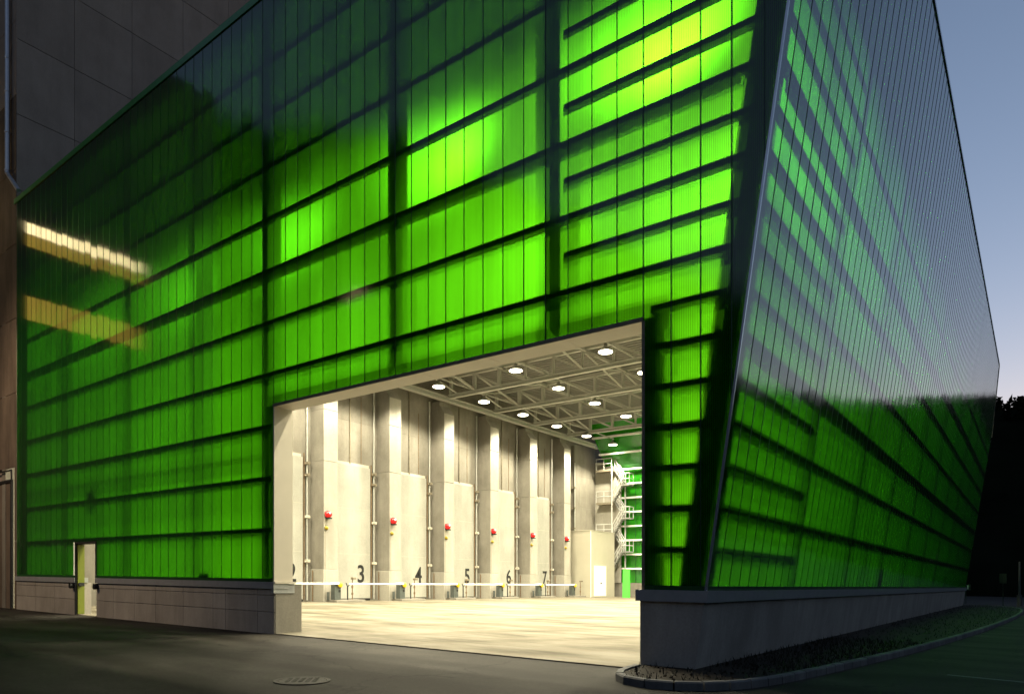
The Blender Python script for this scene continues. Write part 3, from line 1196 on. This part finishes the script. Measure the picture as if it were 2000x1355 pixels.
# ------------------------------------------------------------------ steel stair
sr = thing('steel_stair', 'galvanised steel stair climbing in flights beside the rear green wall', 'stair', -32.2, 49, 0)
b = MB()
b.box(-35.2, -32.35, 49.62, 49.72, 1.36, 13.2)
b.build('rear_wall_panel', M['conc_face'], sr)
for k in range(4):
    zl = 2.75 + 3.18 * k
    b = MB()
    b.box(-34.6, -32.8, 48.76, 49.6, zl - .20, zl)
    b.build('landing', M['clamp'], sr)
    if k < 3:
        b = MB()
        b.box(-31.8, -31.0, 48.76, 49.6, zl + 1.50, zl + 1.60)
        b.build('landing', M['stair'], sr)
    fl = ((-32.8, zl - 3.18 + 1.6 + 1.58, -31.8, zl + 1.55, 48.96), (-31.8, zl + 1.6, -32.8, zl + 3.18, 49.38))
    for (xa, za, xb, zb, yc) in (fl if k < 3 else ()):
        for dy in (-.19, .19):
            b = MB()
            b.tube((xa, yc + dy, za), (xb, yc + dy, zb), .06, 4)
            b.build('stringer', M['stair'], sr)
            b = MB()
            b.tube((xa, yc + dy, za + 1.0), (xb, yc + dy, zb + 1.0), .04, 6)
            b.tube((xa, yc + dy, za + .5), (xb, yc + dy, zb + .5), .025, 6)
            for t_ in (0, .5, 1):
                px, pz = xa + (xb - xa) * t_, za + (zb - za) * t_
                b.tube((px, yc + dy, pz), (px, yc + dy, pz + 1.0), .03, 6)
            b.build('handrail', M['rail'], sr)
        for s_ in range(7):
            f = (s_ + .5) / 7
            px, pz = xa + (xb - xa) * f, za + (zb - za) * f
            b = MB()
            b.box(px - .13, px + .13, yc - .18, yc + .18, pz - .02, pz + .02)
            b.build('tread', M['stair'], sr)
    if k < 3:
        b = MB()
        xa, xb = -31.8, -31.0
        for zz in (.55, 1.05):
            b.tube((xa, 48.78, zl + 1.6 + zz), (xb, 48.78, zl + 1.6 + zz), .04, 6)
            b.tube((xb, 48.78, zl + 1.6 + zz), (xb, 49.58, zl + 1.6 + zz), .04, 6)
        for px, py in ((xa, 48.78), ((xa + xb) / 2, 48.78), (xb, 48.78), (xb, 49.58)):
            b.tube((px, py, zl + 1.6), (px, py, zl + 2.65), .03, 6)
        b.build('guard_rail', M['rail'], sr)
    b = MB()
    for zz in (.55, 1.05):
        b.tube((-34.6, 48.78, zl + zz), (-32.9, 48.78, zl + zz), .04, 6)
    for px in (-34.6, -33.75, -32.9):
        b.tube((px, 48.78, zl), (px, 48.78, zl + 1.05), .03, 6)
    b.build('guard_rail', M['rail'], sr)
for px, py in ((-32.85, 48.74), (-31.9, 49.66)):
    b = MB()
    b.tube((px, py, 0), (px, py, 12.6 if px < -32 else 11.2), .07, 4)
    b.build('stanchion', M['rail'], sr)

# ------------------------------------------------------------------ green board leaning near the stair
b = MB()
b.hexa([(-30.35, 46.2, .02), (-29.65, 46.2, .02), (-29.65, 46.32, .02), (-30.35, 46.32, .02),
        (-30.75, 47.0, 2.62), (-30.05, 47.0, 2.62), (-30.05, 47.12, 2.62), (-30.75, 47.12, 2.62)])
tag(b.build('leaning_board', M['board']), 'bright green board leaning upright in front of the rear wall', 'board')

# ------------------------------------------------------------------ things seen as shadows through the cladding
b = MB()
b.box(-27.3, -26.6, .14, .32, 3.96, 4.55, bev=.02)
b.box(-27.2, -26.8, .06, .14, 4.15, 4.5)
tag(b.build('switch_box', M['cabinet']), 'dark box hung behind the green cladding above the service door', 'box')
b = MB()
b.box(-19.75, -18.75, .03, .22, 1.358, 1.48, bev=.02)
b.box(-19.7, -19.2, .03, .2, 1.48, 1.6, bev=.02)
tag(b.build('cable_bundle', M['cabinet']), 'dark bundle lying on the plinth behind the cladding near the gate', 'bundle')
b = MB()
x_ = edge(1.4) - .17
b.box(x_ - .15, x_ + .1, 15.0, 15.6, 1.36, 2.15, bev=.02)
b.box(x_ - .12, x_ + .08, 15.1, 15.5, 2.15, 2.25, bev=.02)
tag(b.build('meter_box', M['cabinet']), 'dark upright box behind the leaning green side wall', 'box')

# ------------------------------------------------------------------ concrete building on the left
tow = thing('concrete_building', 'tall dark concrete building rising behind the green hall', 'building', -36, 0)
b = MB()
b.box(-62, -35.7, .06, 62, -.5, 16.3)
b.box(-62, -34.075, .06, 62, 16.3, 34)
b.build('core_wall', M['conc_tower'], tow)
for j in range(14):
    for k in range(6):
        y0 = -.25 + j * 2.45 if j else .0
        b = MB()
        z0 = 14.3 + 3.14 * k
        b.box(-34.07, -34.0, y0 + .008, -.25 + (j + 1) * 2.45 - .008, max(16.3, z0) + .008, z0 + 3.14 - .008, bev=.012)
        b.build('wall_slab', M['conc_tower'], tow)
for k in range(11):
    z0 = -.3 + 3.1 * k - (0 if k else 0)
    xs_ = [-39.0, -34.0] if k > 1 else [-34.2, -34.0]
    for a, c in zip(xs_, xs_[1:]):
        b = MB()
        b.box(a, c - .008, -.001, .055, z0 + .008, z0 + 3.1 - .008, bev=.01)
        b.build('wall_slab', M['warmwall'] if k < 7 else M['conc_tower'], tow)
b = MB()
b.box(-39.0, -34.62, .02, .055, -.3, 5.3)
dr = b.build('door', M['warmwall'], tow)
b = MB()
b.box(-34.62, -34.50, -.03, .05, -.3, 5.42)
b.box(-39.0, -34.50, -.03, .05, 5.30, 5.42)
b.build('frame', M['black'], dr)
b = MB()
b.tube((-34.30, -.08, -.2), (-34.30, -.08, 5.78), .035, 6)
b.tube((-34.30, -.08, 5.78), (-36.6, -.08, 5.78), .035, 6)
b.build('conduit', M['black'], tow)
b = MB()
b.tube((-34.57, -.14, 18.2), (-34.57, -.14, 34), .095, 10)
b.tube((-34.57, -.14, 18.22), (-33.45, -.10, 17.15), .085, 10)
dp = b.build('downpipe', M['pipe_wall'], tow)
for zz in (18.3, 19.9, 21.6, 23.0):
    b = MB()
    b.lathe((-34.57, -.14, zz), [(.095, 0), (.115, .01), (.115, .07), (.095, .08)], 10)
    b.build('collar', M['pipe_wall'], dp)
b = MB()
b.box(-52, -38.0, -11.4, -.0, -.5, 29)
b.build('side_wing', M['conc_tower'], tow)
# lit strip windows of the wing (their reflection shows in the cladding)
for i in range(8):
    y0 = -6.9 + i * .66
    b = MB()
    b.box(-38.0, -37.97, y0 + .03, y0 + .63, 17.45, 17.95)
    b.build('window', M['window'], tow)
    b = MB()
    b.box(-38.0, -37.97, y0 + .03, y0 + .63, 16.85, 17.40)
    b.build('window', M['window_dim'], tow)
    b = MB()
    b.box(-38.0, -37.97, y0 + .03, y0 + .63, 13.4, 14.5)
    b.build('window', M['window_dim'], tow)
# flood lamp on a mast out in the yard, mirrored by the cladding
ms = thing('flood_mast', 'tall slim mast carrying a warm flood lamp at the yard edge', 'mast', -33.2, -17.6)
b = MB()
b.tube((-33.2, -17.6, 0), (-33.2, -17.6, 18.6), .12, 10, r2=.07)
b.build('pole', M['post'], ms, smooth=True)
b = MB()
b.box(-34.3, -32.1, -17.66, -17.56, 18.60, 18.70)
for dx in (-.9, -.3, .3, .9):
    b.box(-33.2 + dx - .22, -33.2 + dx + .22, -17.55, -17.35, 18.5, 18.95, bev=.03)
hd = b.build('head', M['lampbody'], ms)
b = MB()
for dx in (-.9, -.3, .3, .9):
    b = MB()
    b.box(-33.2 + dx - .17, -33.2 + dx + .17, -17.35, -17.335, 18.56, 18.89)
    b.build('lens', M['window'], ms)
li = bpy.data.lights.new('flood_light', 'SPOT')
li.energy = 1900
li.color = (1, .74, .46)
li.spot_size = R(58)
li.spot_blend = .8
li.shadow_soft_size = .5
lo = bpy.data.objects.new('flood_light', li)
col.objects.link(lo)
lo.parent = ms
lo.location = (0, .40, 18.7)
dv = Vector((-29.5, 0, 4.0)) - Vector((-33.2, -17.2, 18.7))
lo.rotation_euler = dv.to_track_quat('-Z', 'Y').to_euler()

# small box on the hall roof
b = MB()
b.box(-31.0, -30.3, .3, .8, 17.05, 17.55, bev=.04)
b.box(-30.9, -30.75, .4, .7, 17.55, 17.66)
tag(b.build('roof_box', M['black']), 'small dark box standing on the hall roof edge', 'box')

# ------------------------------------------------------------------ far end of the road
lp = thing('lamp_post', 'slim zinc lamp post beside the road behind the hall', 'lamp post', -1.2, 54.5)
b = MB()
b.tube((-1.2, 54.5, 0), (-1.2, 54.5, .9), .17, 10)
b.build('base', M['post'], lp)
b = MB()
b.tube((-1.2, 54.5, .9), (-1.2, 54.5, 3.4), .09, 8, r2=.05)
b.build('pole', M['post'], lp)
b = MB()
b.box(-2.45, -2.0, 54.4, 54.5, 1.75, 2.5)
b.tube((-2.22, 54.5, 0), (-2.22, 54.5, 1.8), .03, 6)
tag(b.build('notice_plate', M['plate']), 'small green plate on a thin stake behind the hall', 'sign')
sg = thing('dark_sign', 'small dark sign board with two pale characters by the far verge', 'sign', -5.0, 60)
b = MB()
b.tube((-5.0, 60, 0), (-5.0, 60, 1.3), .03, 6)
b.build('stake', M['post'], sg)
b = MB()
b.box(-5.35, -4.65, 59.94, 59.98, 1.15, 1.65)
b.build('plate', M['sign'], sg)
me = digits('K1', .30)
me.transform(__import__('mathutils').Matrix(((1, 0, 0, 0), (0, 0, -1, 0), (0, 1, 0, 0), (0, 0, 0, 1))))
me.materials.append(M['white'])
so = root_off(sg)
link('lettering', me, sg, (0, -.072, 1.26))

# ------------------------------------------------------------------ hills and wood
def ridge(az):
    a = math.degrees(az) % 360
    # low wooded ridge right and behind the hall, steeper valley side behind the camera to the left
    d = abs((a - 218 + 180) % 360 - 180)
    e = abs((a - 66 + 180) % 360 - 180)
    h = 42 + 66 * math.exp(-(d / 38) ** 2) - 9.5 * math.exp(-(e / 19) ** 2)
    return h + 2.2 * math.sin(5 * az + 1) + 1.4 * math.sin(13 * az)
hl = MB(False)
NA, rings = 180, [(105, 0), (118, .32), (135, .66), (155, .94), (172, 1.0), (230, .9), (400, .6)]
vs, fs = [], []
for r, k in rings:
    for i in range(NA):
        az = 2 * math.pi * i / NA
        z = ridge(az) * k
        vs.append((-5 + r * math.cos(az), 10 + r * math.sin(az), z - 2 + random.uniform(-.6, .6) * (k > 0)))
for k in range(len(rings) - 1):
    for i in range(NA):
        j = (i + 1) % NA
        fs.append((k * NA + i, k * NA + j, (k + 1) * NA + j, (k + 1) * NA + i))
hl.add(vs, fs)
struct(hl.build('hill', M['hill']))
wd = MB(False)
def crown(cx_, cy_, cz, h, n_):
    for _ in range(n_):
        t, u = random.uniform(0, 6.28), random.random()
        rr = h * .34 * (1 - u * .8) * math.sqrt(random.random())
        c = Vector((cx_ + rr * math.cos(t), cy_ + rr * math.sin(t), cz + h * u))
        s_ = random.uniform(.35, .9)
        a = Vector((random.uniform(-1, 1), random.uniform(-1, 1), random.uniform(-1, 1))).normalized() * s_
        b2 = a.orthogonal().normalized() * s_
        wd.add([c - a, c + b2, c + a], [(0, 1, 2)])
for i in range(900):
    az = R(random.uniform(45, 110)) if i < 620 else R(random.uniform(190, 260))
    r = random.uniform(148, 172)
    k = .87 + (r - 148) / 24 * .13
    crown(-5 + r * math.cos(az), 10 + r * math.sin(az), ridge(az) * k - 2.6, random.uniform(2.2, 4.6) if i < 620 else random.uniform(3.5, 8), 52)
tag(wd.build('wood', M['wood']), 'black wooded ridge standing against the dusk sky', 'wood', kind='stuff')
